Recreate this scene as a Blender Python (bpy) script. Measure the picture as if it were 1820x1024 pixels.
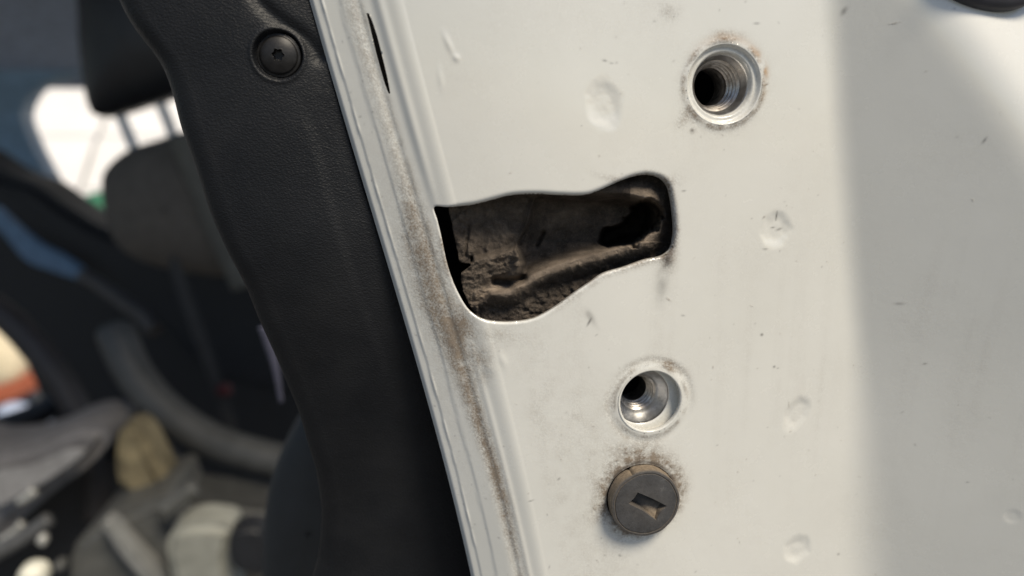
import bpy, bmesh, math, random
import numpy as np
from mathutils import Matrix, Vector

random.seed(7)
RNG = np.random.RandomState(11)
for o in list(bpy.data.objects):
    bpy.data.objects.remove(o)
scene = bpy.context.scene
COL = scene.collection

# ------------------------------------------------------------------ camera
F = 1314.0                      # focal length in photo pixels (26 mm equivalent phone lens)
D = 170.0                       # mm from lens to the pillar face
Z0 = 1000.0                     # mm, height of the lens above the ground
_a, _b, _c = np.array([711 - 910, 512 - 252, F]) / np.linalg.norm([711 - 910, 512 - 252, F])
RIGHT = np.array([math.sqrt(1 - _a * _a), _a, 0.0])
_fx = -_c * _a / math.sqrt(1 - _a * _a)
FWD = np.array([_fx, _c, -math.sqrt(max(0, 1 - _c * _c - _fx * _fx))])
UP = np.cross(RIGHT, FWD)
cam = bpy.data.cameras.new('camera')
cam.sensor_fit = 'HORIZONTAL'; cam.sensor_width = 36.0; cam.lens = 36.0 * F / 1820.0
cam.clip_start = 0.01; cam.clip_end = 500
cam.dof.use_dof = True; cam.dof.focus_distance = 0.183; cam.dof.aperture_fstop = 7.0
cam_o = bpy.data.objects.new('camera', cam); COL.objects.link(cam_o)
m = Matrix.Identity(4)
for i in range(3):
    m[i][0] = RIGHT[i]; m[i][1] = UP[i]; m[i][2] = -FWD[i]
m[0][3], m[1][3], m[2][3] = 0.0, -D * 0.001, Z0 * 0.001
cam_o.matrix_world = m
scene.camera = cam_o

# ------------------------------------------------------------------ sky, sun, exposure
SUN = Vector((0.30, -0.52, 0.80)).normalized()      # towards the sun
world = bpy.data.worlds.new('World'); scene.world = world; world.use_nodes = True
nt = world.node_tree
sky = nt.nodes.new('ShaderNodeTexSky'); sky.sky_type = 'NISHITA'; sky.sun_disc = False
sky.sun_elevation = math.asin(SUN.z); sky.sun_rotation = math.atan2(SUN.x, SUN.y)
sky.air_density = 1.0; sky.dust_density = 1.0; sky.ozone_density = 1.0
nt.links.new(sky.outputs[0], nt.nodes['Background'].inputs[0])
nt.nodes['Background'].inputs[1].default_value = 0.085
sl = bpy.data.lights.new('sun', 'SUN'); sl.energy = 3.8; sl.angle = math.radians(20); sl.color = (1.0, 0.90, 0.73)
so = bpy.data.objects.new('sun', sl); COL.objects.link(so)
so.rotation_euler = SUN.to_track_quat('Z', 'Y').to_euler(); so.location = (-2, -3, 4)
vs = scene.view_settings
vs.view_transform = 'Standard'; vs.look = 'None'; vs.gamma = 1.0; vs.use_curve_mapping = False
vs.exposure = 0.14

# ------------------------------------------------------------------ helpers
def ray(px, py):
    px = np.asarray(px, float); py = np.asarray(py, float)
    u = (px - 910) / F; v = -(py - 512) / F
    return [RIGHT[i] * u + UP[i] * v + FWD[i] for i in range(3)]

def P(px, py, h=0.0):
    """photo pixel -> (x, z) in mm on the plane standing h mm proud of the pillar face"""
    d = ray(px, py); t = (D - h) / d[1]
    return d[0] * t, d[2] * t

def at(px, py, y):
    """photo pixel -> world point (m) at y metres behind the pillar face"""
    d = ray(px, py); t = (D + y * 1000.0) / d[1]
    return np.array([float(d[0] * t) * .001, y, float(d[2] * t + Z0) * .001])

def W(x, h, z):
    """local mm (x, proud height, z) -> world metres"""
    x, h, z = np.broadcast_arrays(np.asarray(x, float), np.asarray(h, float), np.asarray(z, float))
    return np.stack([x, -h, z + Z0], -1) * .001

def sstep(a, b, x):
    t = np.clip((x - a) / (b - a), 0, 1); return t * t * (3 - 2 * t)

def _hash(ix, iy, seed):
    n = (ix.astype(np.int64) * 374761393 + iy.astype(np.int64) * 668265263 + seed * 1442695041) & 0x7fffffff
    n = ((n ^ (n >> 13)) * 1274126177) & 0x7fffffff
    return ((n ^ (n >> 16)) & 0xffff) / 65535.0

def vnoise(x, y, seed=0):
    ix = np.floor(x); iy = np.floor(y); fx = x - ix; fy = y - iy
    fx = fx * fx * (3 - 2 * fx); fy = fy * fy * (3 - 2 * fy)
    a = _hash(ix, iy, seed); b = _hash(ix + 1, iy, seed); c = _hash(ix, iy + 1, seed); d = _hash(ix + 1, iy + 1, seed)
    return (a + (b - a) * fx) * (1 - fy) + (c + (d - c) * fx) * fy

def fbm(x, y, oct=4, seed=0):
    s = 0; a = .5
    for k in range(oct):
        s = s + a * (vnoise(x * 2 ** k, y * 2 ** k, seed + k) - .5) * 2; a *= .5
    return s

def catmull(pts, n=6, closed=True):
    pts = [np.array(p, float) for p in pts]; N = len(pts); out = []
    rng = range(N) if closed else range(N - 1)
    for i in rng:
        if closed: p0, p1, p2, p3 = pts[i - 1], pts[i], pts[(i + 1) % N], pts[(i + 2) % N]
        else: p0, p1, p2, p3 = pts[max(i - 1, 0)], pts[i], pts[i + 1], pts[min(i + 2, N - 1)]
        for k in range(n):
            t = k / n
            out.append(.5 * (2 * p1 + (p2 - p0) * t + (2 * p0 - 5 * p1 + 4 * p2 - p3) * t * t + (3 * p1 - p0 - 3 * p2 + p3) * t ** 3))
    if not closed: out.append(pts[-1])
    return np.array(out)

def seg_dist(X, Y, poly, closed=True):
    """distance, nearest point, index of nearest segment and parameter"""
    best = np.full(X.shape, 1e18); nx = np.zeros(X.shape); ny = np.zeros(X.shape); ii = np.zeros(X.shape, int); tt = np.zeros(X.shape)
    N = len(poly)
    for i in range(N if closed else N - 1):
        a = poly[i]; b = poly[(i + 1) % N]; d = b - a; L = max(d @ d, 1e-12)
        t = np.clip(((X - a[0]) * d[0] + (Y - a[1]) * d[1]) / L, 0, 1)
        qx = a[0] + t * d[0]; qy = a[1] + t * d[1]
        e = (X - qx) ** 2 + (Y - qy) ** 2; m = e < best
        best = np.where(m, e, best); nx = np.where(m, qx, nx); ny = np.where(m, qy, ny); ii = np.where(m, i, ii); tt = np.where(m, t, tt)
    return np.sqrt(best), nx, ny, ii, tt

def inside(X, Y, poly):
    r = np.zeros(X.shape, bool); N = len(poly)
    for i in range(N):
        a = poly[i]; b = poly[(i + 1) % N]
        if a[1] == b[1]: continue
        c = ((a[1] > Y) != (b[1] > Y)) & (X < (b[0] - a[0]) * (Y - a[1]) / (b[1] - a[1]) + a[0])
        r ^= c
    return r

def mesh_obj(name, verts, faces, mat=None, parent=None, smooth=True):
    me = bpy.data.meshes.new(name)
    me.from_pydata([tuple(map(float, v)) for v in verts], [], [tuple(int(i) for i in f) for f in faces])
    me.update()
    if smooth: me.polygons.foreach_set('use_smooth', [True] * len(me.polygons))
    o = bpy.data.objects.new(name, me); COL.objects.link(o)
    if mat: me.materials.append(mat)
    if parent: o.parent = parent; o.matrix_parent_inverse = parent.matrix_world.inverted()
    return o

def quad_mesh(name, V, Fq, mat, parent=None):
    """fast numpy quad mesh"""
    me = bpy.data.meshes.new(name)
    me.vertices.add(len(V)); me.vertices.foreach_set('co', np.asarray(V, np.float32).ravel())
    n = len(Fq)
    me.loops.add(n * 4); me.loops.foreach_set('vertex_index', np.asarray(Fq, np.int32).ravel())
    me.polygons.add(n); me.polygons.foreach_set('loop_start', np.arange(0, n * 4, 4, dtype=np.int32))
    me.polygons.foreach_set('use_smooth', np.ones(n, bool))
    me.update(calc_edges=True); me.validate()
    o = bpy.data.objects.new(name, me); COL.objects.link(o); me.materials.append(mat)
    if parent: o.parent = parent; o.matrix_parent_inverse = parent.matrix_world.inverted()
    return o

def grid_faces(nr, nc, flip=False):
    i = np.arange(nr - 1)[:, None] * nc + np.arange(nc - 1)[None, :]
    f = np.stack([i, i + 1, i + nc + 1, i + nc], -1).reshape(-1, 4)
    return f[:, ::-1] if flip else f

def empty(name, loc, label=None, cat=None, group=None):
    o = bpy.data.objects.new(name, None); COL.objects.link(o); o.location = loc; o.empty_display_size = .01
    o.matrix_world = Matrix.Translation(loc)
    tag(o, label, cat, group); return o

def tag(o, label=None, cat=None, group=None, kind=None):
    if label: o['label'] = label
    if cat: o['category'] = cat
    if group: o['group'] = group
    if kind: o['kind'] = kind
    return o

# ------------------------------------------------------------------ materials
def new_mat(name):
    mt = bpy.data.materials.new(name); mt.use_nodes = True
    return mt, mt.node_tree, mt.node_tree.nodes['Principled BSDF']

def N(nt, typ, **kw):
    n = nt.nodes.new(typ)
    for k, v in kw.items(): setattr(n, k, v)
    return n

def noise_node(nt, scale, detail=4, rough=.55, vec=None, dist=0):
    n = N(nt, 'ShaderNodeTexNoise'); n.inputs['Scale'].default_value = scale; n.inputs['Detail'].default_value = detail
    n.inputs['Roughness'].default_value = rough; n.inputs['Distortion'].default_value = dist
    if vec: nt.links.new(vec, n.inputs['Vector'])
    return n

def ramp(nt, src, stops):
    r = N(nt, 'ShaderNodeValToRGB'); cr = r.color_ramp
    while len(cr.elements) < len(stops): cr.elements.new(.5)
    for e, (p, c) in zip(cr.elements, stops):
        e.position = p; e.color = c if len(c) == 4 else (*c, 1)
    nt.links.new(src, r.inputs[0]); return r

def math_node(nt, op, a, b=None, clamp=False):
    n = N(nt, 'ShaderNodeMath', operation=op); n.use_clamp = clamp
    for i, v in enumerate((a, b)):
        if v is None: continue
        if isinstance(v, (int, float)): n.inputs[i].default_value = v
        else: nt.links.new(v, n.inputs[i])
    return n.outputs[0]

def mixc(nt, fac, a, b):
    n = N(nt, 'ShaderNodeMix', data_type='RGBA')
    if isinstance(fac, (int, float)): n.inputs[0].default_value = fac
    else: nt.links.new(fac, n.inputs[0])
    for idx, v in ((6, a), (7, b)):
        if isinstance(v, tuple): n.inputs[idx].default_value = (*v, 1) if len(v) == 3 else v
        else: nt.links.new(v, n.inputs[idx])
    return n.outputs[2]

def bump(nt, bsdf, src, strength, dist, prev=None):
    b = N(nt, 'ShaderNodeBump'); b.inputs['Strength'].default_value = strength; b.inputs['Distance'].default_value = dist
    nt.links.new(src, b.inputs['Height'])
    if prev: nt.links.new(prev, b.inputs['Normal'])
    nt.links.new(b.outputs[0], bsdf.inputs['Normal']); return b.outputs[0]

def coords(nt):
    return N(nt, 'ShaderNodeNewGeometry').outputs['Position']

def simple_mat(name, col, rough=.6, metal=0.0, var=.15, scale=40.0, bscale=None, bstr=.2, bdist=.001, coat=0):
    mt, nt, b = new_mat(name); pos = coords(nt)
    n = noise_node(nt, scale, 5, .6, pos)
    lo = tuple(c * (1 - var) for c in col); hi = tuple(min(1, c * (1 + var)) for c in col)
    r = ramp(nt, n.outputs[0], [(.3, lo), (.7, hi)])
    nt.links.new(r.outputs[0], b.inputs['Base Color'])
    rr = N(nt, 'ShaderNodeMapRange'); rr.inputs[3].default_value = max(0.02, rough - .08); rr.inputs[4].default_value = min(1, rough + .08)
    nt.links.new(n.outputs[0], rr.inputs[0]); nt.links.new(rr.outputs[0], b.inputs['Roughness'])
    b.inputs['Metallic'].default_value = metal; b.inputs['Coat Weight'].default_value = coat
    if bscale:
        n2 = noise_node(nt, bscale, 3, .6, pos); bump(nt, b, n2.outputs[0], bstr, bdist)
    return mt

def paint_mat():
    mt, nt, b = new_mat('white_body_paint'); pos = coords(nt)
    at_ = N(nt, 'ShaderNodeAttribute', attribute_name='stain'); sep = N(nt, 'ShaderNodeSeparateColor'); nt.links.new(at_.outputs['Color'], sep.inputs[0])
    brown, rust, dark = sep.outputs[0], sep.outputs[1], sep.outputs[2]
    n1 = noise_node(nt, 18, 4, .6, pos)
    base = ramp(nt, n1.outputs[0], [(.3, (.690, .680, .632)), (.7, (.735, .725, .680))]).outputs[0]
    fine = noise_node(nt, 1900, 3, .7, pos)                       # grit
    mid = noise_node(nt, 330, 4, .65, pos)
    g = math_node(nt, 'ADD', math_node(nt, 'MULTIPLY', fine.outputs[0], 1.0), math_node(nt, 'MULTIPLY', mid.outputs[0], .8))
    g = math_node(nt, 'SUBTRACT', g, .90)                         # about -0.4..0.4
    bm_ = math_node(nt, 'ADD', brown, math_node(nt, 'MULTIPLY', math_node(nt, 'MULTIPLY', g, 4.6), math_node(nt, 'MULTIPLY', brown, math_node(nt, 'SUBTRACT', 1.25, brown))))
    bm_ = math_node(nt, 'MULTIPLY', bm_, 1.0, True)
    dirtc = ramp(nt, mid.outputs[0], [(.3, (.13, .10, .076)), (.7, (.29, .235, .178))]).outputs[0]
    c = mixc(nt, bm_, base, dirtc)
    rm = math_node(nt, 'MULTIPLY', rust, math_node(nt, 'ADD', .45, mid.outputs[0]), True)
    c = mixc(nt, rm, c, (.42, .235, .085))
    dm = math_node(nt, 'MULTIPLY', dark, math_node(nt, 'ADD', .55, mid.outputs[0]), True)
    c = mixc(nt, dm, c, (.045, .038, .034))
    nt.links.new(c, b.inputs['Base Color'])
    allm = math_node(nt, 'MAXIMUM', bm_, dm)
    sm = noise_node(nt, 60, 5, .7, pos)
    r0 = math_node(nt, 'MULTIPLY_ADD', sm.outputs[0], .22); r0.node.inputs[2].default_value = .15
    nt.links.new(math_node(nt, 'MAXIMUM', r0, math_node(nt, 'MULTIPLY', allm, .85)), b.inputs['Roughness'])
    b.inputs['Coat Weight'].default_value = .85; b.inputs['Coat Roughness'].default_value = .09
    op = noise_node(nt, 700, 2, .5, pos)
    p1 = bump(nt, b, op.outputs[0], .10, .00012)
    bump(nt, b, bm_, .35, .00025, p1)
    return mt

def trim_mat():
    mt, nt, b = new_mat('grained_black_plastic'); pos = coords(nt)
    mp = N(nt, 'ShaderNodeMapping'); nt.links.new(pos, mp.inputs[0]); mp.inputs['Scale'].default_value = (.75, 1, 1.15); mp.inputs['Rotation'].default_value = (0, .5, 0)
    v = N(nt, 'ShaderNodeTexVoronoi'); v.feature = 'SMOOTH_F1'; v.inputs['Scale'].default_value = 2300; v.inputs['Smoothness'].default_value = .5
    wn = noise_node(nt, 600, 3, .5, mp.outputs[0])
    mx = N(nt, 'ShaderNodeMix', data_type='VECTOR'); mx.inputs[0].default_value = .0012
    nt.links.new(mp.outputs[0], mx.inputs[4]); nt.links.new(wn.outputs['Color'], mx.inputs[5]); nt.links.new(mx.outputs[1], v.inputs['Vector'])
    n = noise_node(nt, 70, 4, .6, pos)
    c = ramp(nt, n.outputs[0], [(.3, (.0050, .0056, .0072)), (.75, (.0080, .0088, .0108))]).outputs[0]
    sp = noise_node(nt, 900, 2, .6, pos); spk = ramp(nt, sp.outputs[0], [(.80, (0, 0, 0)), (.88, (1, 1, 1))])
    c = mixc(nt, math_node(nt, 'MULTIPLY', spk.outputs[0], .25), c, (.13, .12, .105))
    mp2 = N(nt, 'ShaderNodeMapping'); nt.links.new(pos, mp2.inputs[0]); mp2.inputs['Rotation'].default_value = (0, .35, 0); mp2.inputs['Scale'].default_value = (1, 1, .12)
    sc_ = noise_node(nt, 420, 5, .7, mp2.outputs[0]); scr = ramp(nt, sc_.outputs[0], [(.66, (0, 0, 0)), (.80, (1, 1, 1))])
    du_ = noise_node(nt, 38, 4, .6, pos); dur = ramp(nt, du_.outputs[0], [(.45, (0, 0, 0)), (.75, (1, 1, 1))])
    c = mixc(nt, math_node(nt, 'MULTIPLY', math_node(nt, 'MULTIPLY', scr.outputs[0], dur.outputs[0]), .35), c, (.07, .07, .068))
    c = mixc(nt, math_node(nt, 'MULTIPLY', dur.outputs[0], .06), c, (.11, .105, .10))
    nt.links.new(c, b.inputs['Base Color'])
    rr = N(nt, 'ShaderNodeMapRange'); rr.inputs[3].default_value = .42; rr.inputs[4].default_value = .58; nt.links.new(n.outputs[0], rr.inputs[0]); nt.links.new(rr.outputs[0], b.inputs['Roughness'])
    b.inputs['Specular IOR Level'].default_value = .3
    p = bump(nt, b, v.outputs[0], .7, .00014)
    return mt

def steel_mat():
    mt, nt, b = new_mat('bare_steel'); pos = coords(nt)
    n = noise_node(nt, 420, 5, .7, pos)
    c = ramp(nt, n.outputs[0], [(.3, (.40, .39, .38)), (.7, (.72, .715, .71))]).outputs[0]
    nt.links.new(c, b.inputs['Base Color']); b.inputs['Metallic'].default_value = 1
    rr = N(nt, 'ShaderNodeMapRange'); rr.inputs[3].default_value = .26; rr.inputs[4].default_value = .5; nt.links.new(n.outputs[0], rr.inputs[0]); nt.links.new(rr.outputs[0], b.inputs['Roughness'])
    bump(nt, b, n.outputs[0], .12, .0001); return mt

def thread_mat():
    mt, nt, b = new_mat('greasy_thread_steel'); pos = coords(nt)
    n = noise_node(nt, 700, 4, .7, pos)
    nt.links.new(ramp(nt, n.outputs[0], [(.3, (.26, .23, .20)), (.7, (.66, .62, .58))]).outputs[0], b.inputs['Base Color'])
    b.inputs['Metallic'].default_value = .9; b.inputs['Roughness'].default_value = .36
    return mt

def foam_mat():
    mt, nt, b = new_mat('dirty_foam'); pos = coords(nt)
    n = noise_node(nt, 210, 6, .7, pos); f = noise_node(nt, 2600, 3, .75, pos); l = noise_node(nt, 70, 3, .5, pos)
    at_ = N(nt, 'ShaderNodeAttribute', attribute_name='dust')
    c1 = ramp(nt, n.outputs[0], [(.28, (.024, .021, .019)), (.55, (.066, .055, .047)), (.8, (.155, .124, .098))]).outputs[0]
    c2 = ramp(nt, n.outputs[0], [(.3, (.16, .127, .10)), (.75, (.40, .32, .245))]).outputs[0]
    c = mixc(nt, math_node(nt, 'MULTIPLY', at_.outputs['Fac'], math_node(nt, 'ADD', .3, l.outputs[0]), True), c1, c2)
    c = mixc(nt, math_node(nt, 'MULTIPLY', ramp(nt, f.outputs[0], [(.52, (0, 0, 0)), (.7, (1, 1, 1))]).outputs[0], .35), c, (.24, .19, .145))
    nt.links.new(c, b.inputs['Base Color']); b.inputs['Roughness'].default_value = .95; b.inputs['Specular IOR Level'].default_value = .12
    p = bump(nt, b, f.outputs[0], .9, .0005); bump(nt, b, n.outputs[0], .7, .0012, p)
    return mt

def rubber_mat():
    mt, nt, b = new_mat('dusty_rubber'); pos = coords(nt)
    n = noise_node(nt, 260, 6, .75, pos); f = noise_node(nt, 1500, 4, .7, pos)
    at_ = N(nt, 'ShaderNodeAttribute', attribute_name='dust')
    c = ramp(nt, n.outputs[0], [(.3, (.026, .027, .030)), (.62, (.054, .056, .061)), (.84, (.17, .168, .165))]).outputs[0]
    d = ramp(nt, f.outputs[0], [(.3, (.13, .098, .066)), (.7, (.29, .225, .155))]).outputs[0]
    c = mixc(nt, at_.outputs['Fac'], c, d)
    nt.links.new(c, b.inputs['Base Color']); b.inputs['Roughness'].default_value = .7
    bump(nt, b, f.outputs[0], .35, .0003); return mt

PAINT = paint_mat(); TRIM = trim_mat(); STEEL = steel_mat(); THREAD = thread_mat(); FOAM = foam_mat(); RUBBER = rubber_mat()
CAVITY = simple_mat('cavity_primer', (.012, .012, .014), .9)
SCREWM = simple_mat('black_screw_steel', (.026, .025, .025), .45, .55, .3, 500, 900, .12, .0002)

# ------------------------------------------------------------------ white pillar skin: one pressed sheet with a height profile
EDGE = [(330, -820), (416, -500), (496, -200), (526, -90), (546, 0), (571, 84), (607, 200), (642, 315), (671, 405), (698, 495), (725, 589), (753, 699), (765, 735), (791, 827), (814, 917), (836, 1024), (857, 1120), (878, 1220), (945, 1550)]
_ex, _ez = P([p[0] for p in EDGE], [p[1] for p in EDGE], -12.5)
_o = np.argsort(_ez); _ex, _ez = _ex[_o], _ez[_o]
_k = np.polyfit(_ez, _ex, 5)
def xedge(z): return np.polyval(_k, z)

CREASE = [(1480, -150), (1492, 0), (1502, 150), (1512, 300), (1525, 480), (1538, 620), (1552, 780), (1560, 900), (1570, 1024), (1580, 1180)]
_cx, _cz = P([p[0] for p in CREASE], [p[1] for p in CREASE], 0)
_ck = np.polyfit(_cz, _cx, 3)
RISE = [(1600, -150), (1678, 0), (1745, 110), (1795, 240), (1840, 360), (1900, 520), (2000, 720), (2140, 1000), (2200, 1150)]
_rx, _rz = P([p[0] for p in RISE], [p[1] for p in RISE], 24)
_rk = np.polyfit(_rz, _rx, 3)

def pc_(k, zs, z): return np.polyval(k, np.clip(z, zs.min(), zs.max()))

def hprof(x, z):
    """height of the pressed sheet (mm proud of the main face), before dents and holes"""
    s = (x - xedge(z)) * .955
    _, zb = P(711, 1024, 0); _, zt = P(711, 0, 0)
    v = np.clip((zt - z) / (zt - zb), -.3, 1.3)                      # 0 top .. 1 bottom
    s1 = 11.0 + 1.7 * v                                              # valley
    s2 = s1 + 9.0 - 2.5 * v
    wob = .42 * fbm(z / 9, s * 0 + 3.1, 3, 5)
    fl = -8.8 + (4.9 + 1.6 * v) * np.clip(s / s1, 0, 1) - .5 * np.exp(-((s - s1 + .6) / 1.3) ** 2) - 1.1 * (1 - sstep(0, 1.2, s)) ** 2
    chip = np.clip(.55 + 1.6 * fbm(z / 6, s * 0 + 9.3, 4, 15), .1, 1.6); chip2 = np.clip(.45 + 1.8 * fbm(z / 8, s * 0 + 2.7, 4, 19), 0, 1.6)
    fl = fl + .24 * chip * np.exp(-((s - 2.7 - .1 * wob) / .25) ** 2) + .11 * chip2 * np.exp(-((s - 6.4 - .35 * wob) / .32) ** 2)
    fl = fl + .25 * sstep(2.5, 2.9, s) + .2 * sstep(6.3, 7.0, s)
    t = np.clip((s - s1) / (s2 - s1), 0, 1)
    wall = .5 - .5 * np.cos(np.pi * t)
    rib = .5 * np.exp(-((t - .42) / .13) ** 2) * sstep(.42, .18, v) + .22 * np.exp(-((t - .30) / .10) ** 2) * sstep(.5, .7, v)
    h = fl * (1 - wall) + rib
    q = np.clip(34 - (s - s2), 0, 34)
    h = h - (3.8 - 1.9 * v) * (q / 34) ** 2
    # slope of the face that turns away to the right of the crease, integrated analytically
    xc = pc_(_ck, _cz, z); w = 7.5 + 10.0 * sstep(.55, 1.05, v)
    def ramp_int(u, w): return np.where(u <= 0, 0, np.where(u < w, (u ** 3 / w ** 2 - .5 * u ** 4 / w ** 3), u - w / 2))
    ang = .62 - .08 * v
    h = h + ang * ramp_int(x - xc + w * .8, w)
    xr = pc_(_rk, _rz, z)
    h = h - (ang + .15) * ramp_int(x - xr - 1, 22.0)
    return h

def hbase(x, z):
    h = hprof(x, z)
    h = h + .05 * fbm(x / 22, z / 22, 3, 21) + .012 * fbm(x / 5, z / 5, 2, 33)
    return h

def P_on(pts, drop=0.0):
    """pixels -> (x, z) on the pressed sheet itself"""
    px = np.array([p[0] for p in pts], float); py = np.array([p[1] for p in pts], float)
    h = np.zeros(len(px))
    for _ in range(8):
        x, z = P(px, py, h); h = .5 * h + .5 * (hbase(x, z) - drop)
    return np.stack([x, z], 1)

BONE_PX = [(772, 368), (797, 368), (840, 364), (876, 355), (909, 347), (952, 345), (997, 347), (1037, 347), (1061, 340), (1088, 328), (1118, 316), (1146, 311), (1170, 316), (1185, 329), (1191, 347), (1196, 378), (1198, 408), (1196, 428), (1190, 445), (1174, 456), (1146, 462), (1109, 475), (1073, 486), (1049, 502), (1021, 521), (994, 541), (970, 556), (946, 567), (915, 572), (882, 572), (855, 566), (834, 551), (819, 529), (805, 499), (794, 465), (785, 423), (778, 393)]
_b = catmull(BONE_PX, 6)
def roll_r(px, py):
    top = ((py < 380) & (px > 800)) | (px > 1182)
    r = np.where(top, 1.3, .5)
    r = np.where(px < 800, .35, r)
    r = np.where(px > 1182, 1.1, r)
    return r
_br = roll_r(_b[:, 0], _b[:, 1])
for _ in range(4): _br = (_br + np.roll(_br, 1) + np.roll(_br, -1)) / 3
BONE = P_on(_b, _br)
SLIT_PX = [(650, 18), (656, 42), (665, 80), (675, 118), (685, 152), (693, 171), (693.5, 165), (689, 140), (681, 106), (671.5, 68), (661, 36), (653, 20)]
SLIT = P_on(catmull(SLIT_PX, 4), .1)

def pcirc(cx, cy, top, bot):
    x0, z0 = P(cx, top); x1, z1 = P(cx, bot); x, z = P(cx, cy)
    return np.array([float(x), float(z)]), float(np.hypot(x0 - x1, z0 - z1) / 2)
C1, R1 = pcirc(1287, 150, 78, 224)        # upper threaded hole
C2, R2 = pcirc(1156, 713, 656, 769)       # lower threaded hole
C3, R3 = pcirc(1140, 884, 826, 942)       # plug seat
def circ(c, r, n=96): return np.array([c + r * np.array([math.cos(2 * math.pi * k / n), math.sin(2 * math.pi * k / n)]) for k in range(n)])

DENTS = [(1074, 186, 31, 45, -12, .50), (1380, 408, 26, 31, 0, .5), (1416, 736, 19, 31, 28, .45), (1417, 976, 22, 23, 20, .45), (1800, 918, 16, 12, 0, .12)]
GLINT_BUMPS = [(797, 78, 5, 18, 24, .18), (811, 103, 5, 6, 24, .2), (783, 140, 5, 18, 8, .10), (893, 640, 7, 16, 20, .16), (868, 655, 14, 10, 0, .12)]  # small raised bumps added to catch glints on the paint

def hskin(x, z):
    h = hbase(x, z)
    for (cx, cy, a, b, rot, dep) in DENTS:
        p = P_on([(cx, cy)])[0]; ex = P_on([(cx + a, cy)])[0] - p; ez = P_on([(cx, cy - b)])[0] - p
        A, B = np.hypot(*ex), np.hypot(*ez); c, s_ = math.cos(math.radians(rot)), math.sin(math.radians(rot))
        dx, dz = x - p[0], z - p[1]; u = (dx * c - dz * s_) / A; w = (dx * s_ + dz * c) / B
        q = np.sqrt(u * u + w * w) * (1 + .16 * fbm(dx / 2.4, dz / 2.4, 2, int(cx)))
        h = h - .9 * dep * sstep(1.2, .42, q) + .10 * dep * fbm(dx / 1.5, dz / 1.5, 2, int(cy)) * sstep(1, .6, q)
    for (cx, cy, a, b, rot, dep) in GLINT_BUMPS:
        p = P_on([(cx, cy)])[0]; c, s_ = math.cos(math.radians(rot)), math.sin(math.radians(rot))
        dx, dz = x - p[0], z - p[1]; u = (dx * c + dz * s_) / (a * .13); w = (-dx * s_ + dz * c) / (b * .13)
        h = h + dep * np.exp(-(u * u + w * w))
    for c, R, k in ((C1, R1, .18), (C2, R2, .30), (C3, R3, -.15)):
        d = np.hypot(x - c[0], z - c[1]) - R
        h = h + k * np.exp(-(d / 1.1) ** 2) - (.10 * np.exp(-((d - 2.4) / .8) ** 2) if R == R2 else 0)
    return h

# grid: s to the right of the flange edge, z up
xl, zb_ = P(836, 1024, -6); xr_, _ = P(1820, 300, -10)
_, zt0 = P(900, 0, 0); _, zb0 = P(1500, 1024, -10)
STEP = .29
S = np.concatenate([np.arange(0, 172, STEP), np.arange(172, 330, 2.0)])
Zf = np.arange(float(zb0) - 3, float(zt0) + 3, STEP)
ZZ = np.concatenate([np.arange(Zf[0] - 62, Zf[0] - .5, 2.0), Zf, np.arange(Zf[-1] + 2, Zf[-1] + 84, 2.0)])
SG, ZG = np.meshgrid(S, ZZ); XG = xedge(ZG) + SG
nr, nc = XG.shape
removed = np.zeros((nr - 1, nc - 1), bool)
POLYS = [BONE, SLIT, circ(C1, R1), circ(C2, R2), circ(C3, R3)]
ROLL = np.zeros(XG.shape)
for pi, poly in enumerate(POLYS):
    lo = poly.min(0) - 4; hi = poly.max(0) + 4
    rows = np.where((ZZ > lo[1]) & (ZZ < hi[1]))[0]; r0, r1 = rows[0], rows[-1] + 1
    xs = XG[r0:r1]; cmask = (xs.max(0) > lo[0]) & (xs.min(0) < hi[0]); cc = np.where(cmask)[0]; c0, c1 = cc[0], cc[-1] + 1
    X = XG[r0:r1, c0:c1]; Zz = ZG[r0:r1, c0:c1]
    d, qx, qz, ii, tt = seg_dist(X, Zz, poly); ins = inside(X, Zz, poly)
    fi = ins[:-1, :-1] & ins[1:, :-1] & ins[:-1, 1:] & ins[1:, 1:]
    anyo = ~fi
    touch = np.zeros(ins.shape, bool)
    touch[:-1, :-1] |= anyo; touch[1:, :-1] |= anyo; touch[:-1, 1:] |= anyo; touch[1:, 1:] |= anyo
    snap = (ins & touch) | (~ins & (d < STEP * .18))
    XG[r0:r1, c0:c1] = np.where(snap, qx, X); ZG[r0:r1, c0:c1] = np.where(snap, qz, Zz)
    removed[r0:r1 - 1, c0:c1 - 1] |= fi
    dd = np.where(snap | ins, 0, d)
    if pi == 0:
        rr = _br[ii]
        t = np.clip((rr - dd) / rr, 0, 1)
        ROLL[r0:r1, c0:c1] += rr * (1 - np.sqrt(np.clip(1 - t * t, 0, 1)))
HG = hskin(XG, ZG) - ROLL

# stains: r brown grime, g rust, b dark scuffs
pxm = lambda x, y: P_on([(x, y)])[0]
sG = (XG - xedge(ZG)) * .955
_, zA = P(711, 0, 0); _, zB = P(711, 1024, 0); vG = (zA - ZG) / (zA - zB)
s1G = 11.0 + 1.7 * vG
nz = fbm(XG / 3.2, ZG / 3.2, 4, 51); nzl = fbm(XG / 14, ZG / 14, 3, 61)
brown = np.zeros(XG.shape); rust = np.zeros(XG.shape); dark = np.zeros(XG.shape)
amp = .24 + .62 * sstep(.22, .42, vG) * sstep(1.08, .80, vG)
shift = -1.5 - 1.3 * np.exp(-((vG - .47) / .13) ** 2) + 1.2 * sstep(.6, .9, vG)
wid = 1.7 + 2.0 * np.exp(-((vG - .47) / .15) ** 2)
brown += amp * np.exp(-((sG - s1G - shift) / wid) ** 2) * (1 + .35 * nz)
brown += .08 * np.exp(-((sG - 4.8) / 2.8) ** 2) * sstep(.05, .4, vG) * sstep(1.0, .6, vG)
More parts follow.
